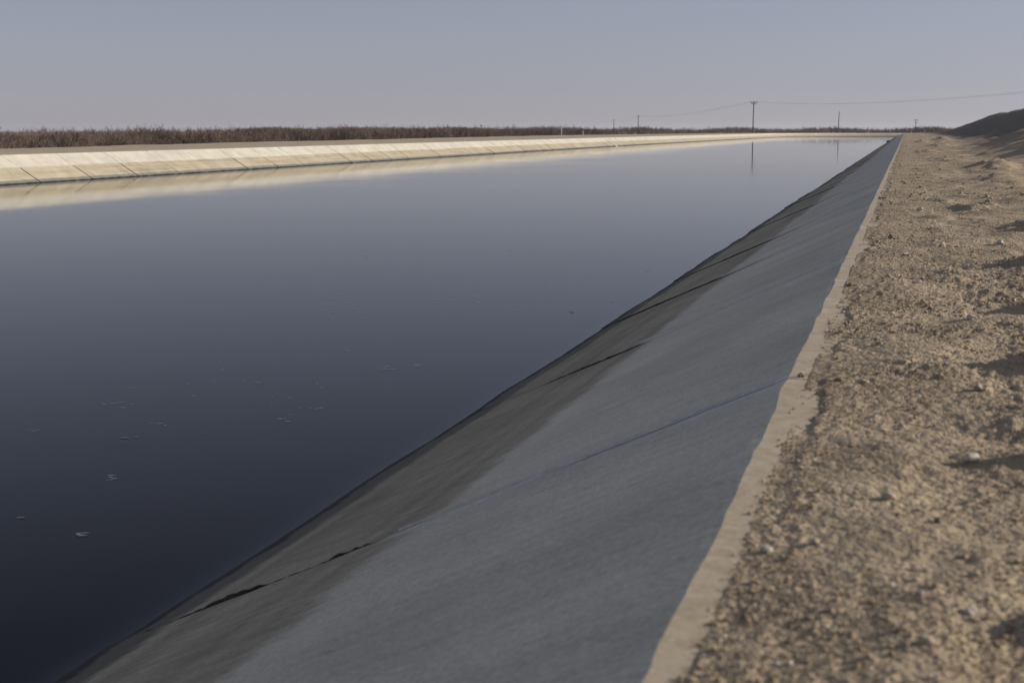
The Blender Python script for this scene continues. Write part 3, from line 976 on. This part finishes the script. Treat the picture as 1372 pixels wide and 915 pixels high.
# ------------------------------------------------------------------ pebbles and stones on the dirt
ico = bmesh.new(); bmesh.ops.create_icosphere(ico, subdivisions=1, radius=1)
IV = np.array([v.co[:] for v in ico.verts]); IF = np.array([[v.index for v in f.verts] for f in ico.faces]); ico.free()
def scatter(cnt, ymin, ymax, rmin, rmax, power, seed, emin=.09):
    r_ = np.random.default_rng(seed)
    yy = ymin * (ymax / ymin) ** r_.random(cnt)
    half = 0.16 + yy * 0.11
    e = emin + .05 * r_.standard_normal(cnt) + (half + .35) * r_.random(cnt)
    e = np.maximum(e, .05 + .04 * r_.random(cnt))
    xx = x_crest(yy) + e
    # pebbles gather in patches
    keep = (fbm(xx * 3.1, yy * 2.3, 201, 3) + .25 * r_.standard_normal(cnt)) > .02
    xx, yy = xx[keep], yy[keep]; cnt = len(xx)
    rr = rmin * (rmax / rmin) ** (r_.random(cnt) ** power)
    zz = dirt_z(xx, yy)
    sc = rr[:, None] * np.stack([r_.uniform(.7, 1.35, cnt), r_.uniform(.7, 1.35, cnt), r_.uniform(.5, .95, cnt)], -1)
    jit = r_.uniform(.75, 1.25, (cnt, len(IV), 1))
    v = IV[None] * jit * sc[:, None, :]
    a = r_.uniform(0, 6.28, cnt); c, s = np.cos(a)[:, None], np.sin(a)[:, None]
    x = v[..., 0] * c - v[..., 1] * s; y = v[..., 0] * s + v[..., 1] * c
    v = np.stack([x + xx[:, None], y + yy[:, None], v[..., 2] + (zz + sc[:, 2] * .35)[:, None]], -1)
    f = IF[None] + (np.arange(cnt) * len(IV))[:, None, None]
    return v.reshape(-1, 3), f.reshape(-1, 3)
parts = [scatter(17000, 1.8, 7.0, .0018, .0072, 2.2, 1), scatter(9000, 6.0, 22, .004, .013, 2.2, 2), scatter(2200, 18, 90, .010, .035, 2.4, 3), scatter(700, 1.9, 9, .003, .006, 1.0, 4, .05)]
vv, ff, b = [], [], 0
for v, f in parts:
    vv.append(v); ff.append(f + b); b += len(v)
o = fast_obj('gravel', np.concatenate(vv), np.concatenate(ff), M_peb)
tag(o, 'loose gravel and clods scattered over the dirt of the near bank', 'gravel', kind='stuff')

def dirt_pt(px, py):
    d = ray_dir(px, py)
    t = -CAM_Z / d.z
    for _ in range(6):
        x, y = d.x * t, d.y * t
        z = float(dirt_z(np.array([x]), np.array([y]))[0])
        t = (z - CAM_Z) / d.z
    return Vector((d.x * t, d.y * t, z))
stones = [  # px, py, size in px, kind, label
    (1302, 618, 19, 'white', 'whitish stone catching the sun at the right, beside a shadow patch'),
    (1190, 668, 17, 'tan', 'tan clod with a hollow beside it in the middle of the dirt'),
    (1028, 738, 15, 'white', 'pale stone near the concrete lip in the lower foreground'),
    (1090, 728, 14, 'tan', 'tan stone just right of the pale stone by the lip'),
    (1300, 822, 15, 'white', 'small pale stone in the lower right dirt'),
    (1240, 860, 18, 'tan', 'curved tan clod near the bottom right of the dirt'),
    (1306, 770, 13, 'tan', 'tan stone above the small pale stone at lower right'),
    (1073, 505, 9, 'brown', 'dark pebble on the lip beside the pale joint mark'),
    (1123, 511, 11, 'brown', 'dark pebble just right of the pale joint mark'),
    (1157, 514, 11, 'tan', 'grey tan stone farther right of the pale joint mark'),
    (1213, 342, 8, 'white', 'small white stone on the middle distance dirt'),
    (1340, 326, 8, 'white', 'small white stone at the right of the middle distance dirt'),
    (1195, 320, 9, 'brown', 'dark stone at the end of a pale smear beyond the lip'),
    (1138, 384, 9, 'brown', 'dark pebble lying on the concrete lip, upper one'),
    (1129, 420, 7, 'white', 'tiny white stone on the dirt right of the lip'),
    (1302, 428, 11, 'white', 'flat white stone on the dirt at the right'),
    (1340, 500, 12, 'tan', 'tan clod near the right edge of the dirt'),
    (1312, 524, 17, 'tan', 'tan clod at the lower edge of the big shadow patch'),
    (1170, 560, 9, 'white', 'small pale stone between the lip and the shadow patch'),
    (1232, 282, 7, 'white', 'tiny white stone far along the dirt'),
    (1257, 700, 12, 'brown', 'brown clod left of the right hand shadow'),
]
for i, (px, py, s_, kd, lb) in enumerate(stones):
    p_ = dirt_pt(px, py)
    r = s_ * .5 * p_.length / 1905.6 * 1.05
    o = lump('stone', (p_.x, p_.y, p_.z + r * .35), (r * random.uniform(1, 1.2), r * random.uniform(.8, 1.1), r), random.uniform(.6, .8), M_stone[kd], 40 + i, 2)
    o.rotation_euler = (random.uniform(-.2, .2), random.uniform(-.2, .2), random.uniform(0, 6))
    tag(o, lb, 'stone', 'single stones on the dirt')

# ------------------------------------------------------------------ haze
m = bpy.data.materials.new('valley_haze'); m.use_nodes = True
nt = m.node_tree
nt.nodes.remove(nt.nodes['Principled BSDF'])
pv = nt.nodes.new('ShaderNodeVolumePrincipled')
pv.inputs['Color'].default_value = (0.88, 0.88, 0.92, 1)
pv.inputs['Density'].default_value = 0.00012
pv.inputs['Anisotropy'].default_value = 0.2
nt.links.new(pv.outputs[0], nt.nodes['Material Output'].inputs['Volume'])
V, Fc = boxv(0, 500, 7.5, 13000, 13000, 29)
hz = obj('haze', V, Fc, m)
tag(hz, 'thin pale valley haze over the whole place', 'haze', kind='stuff')
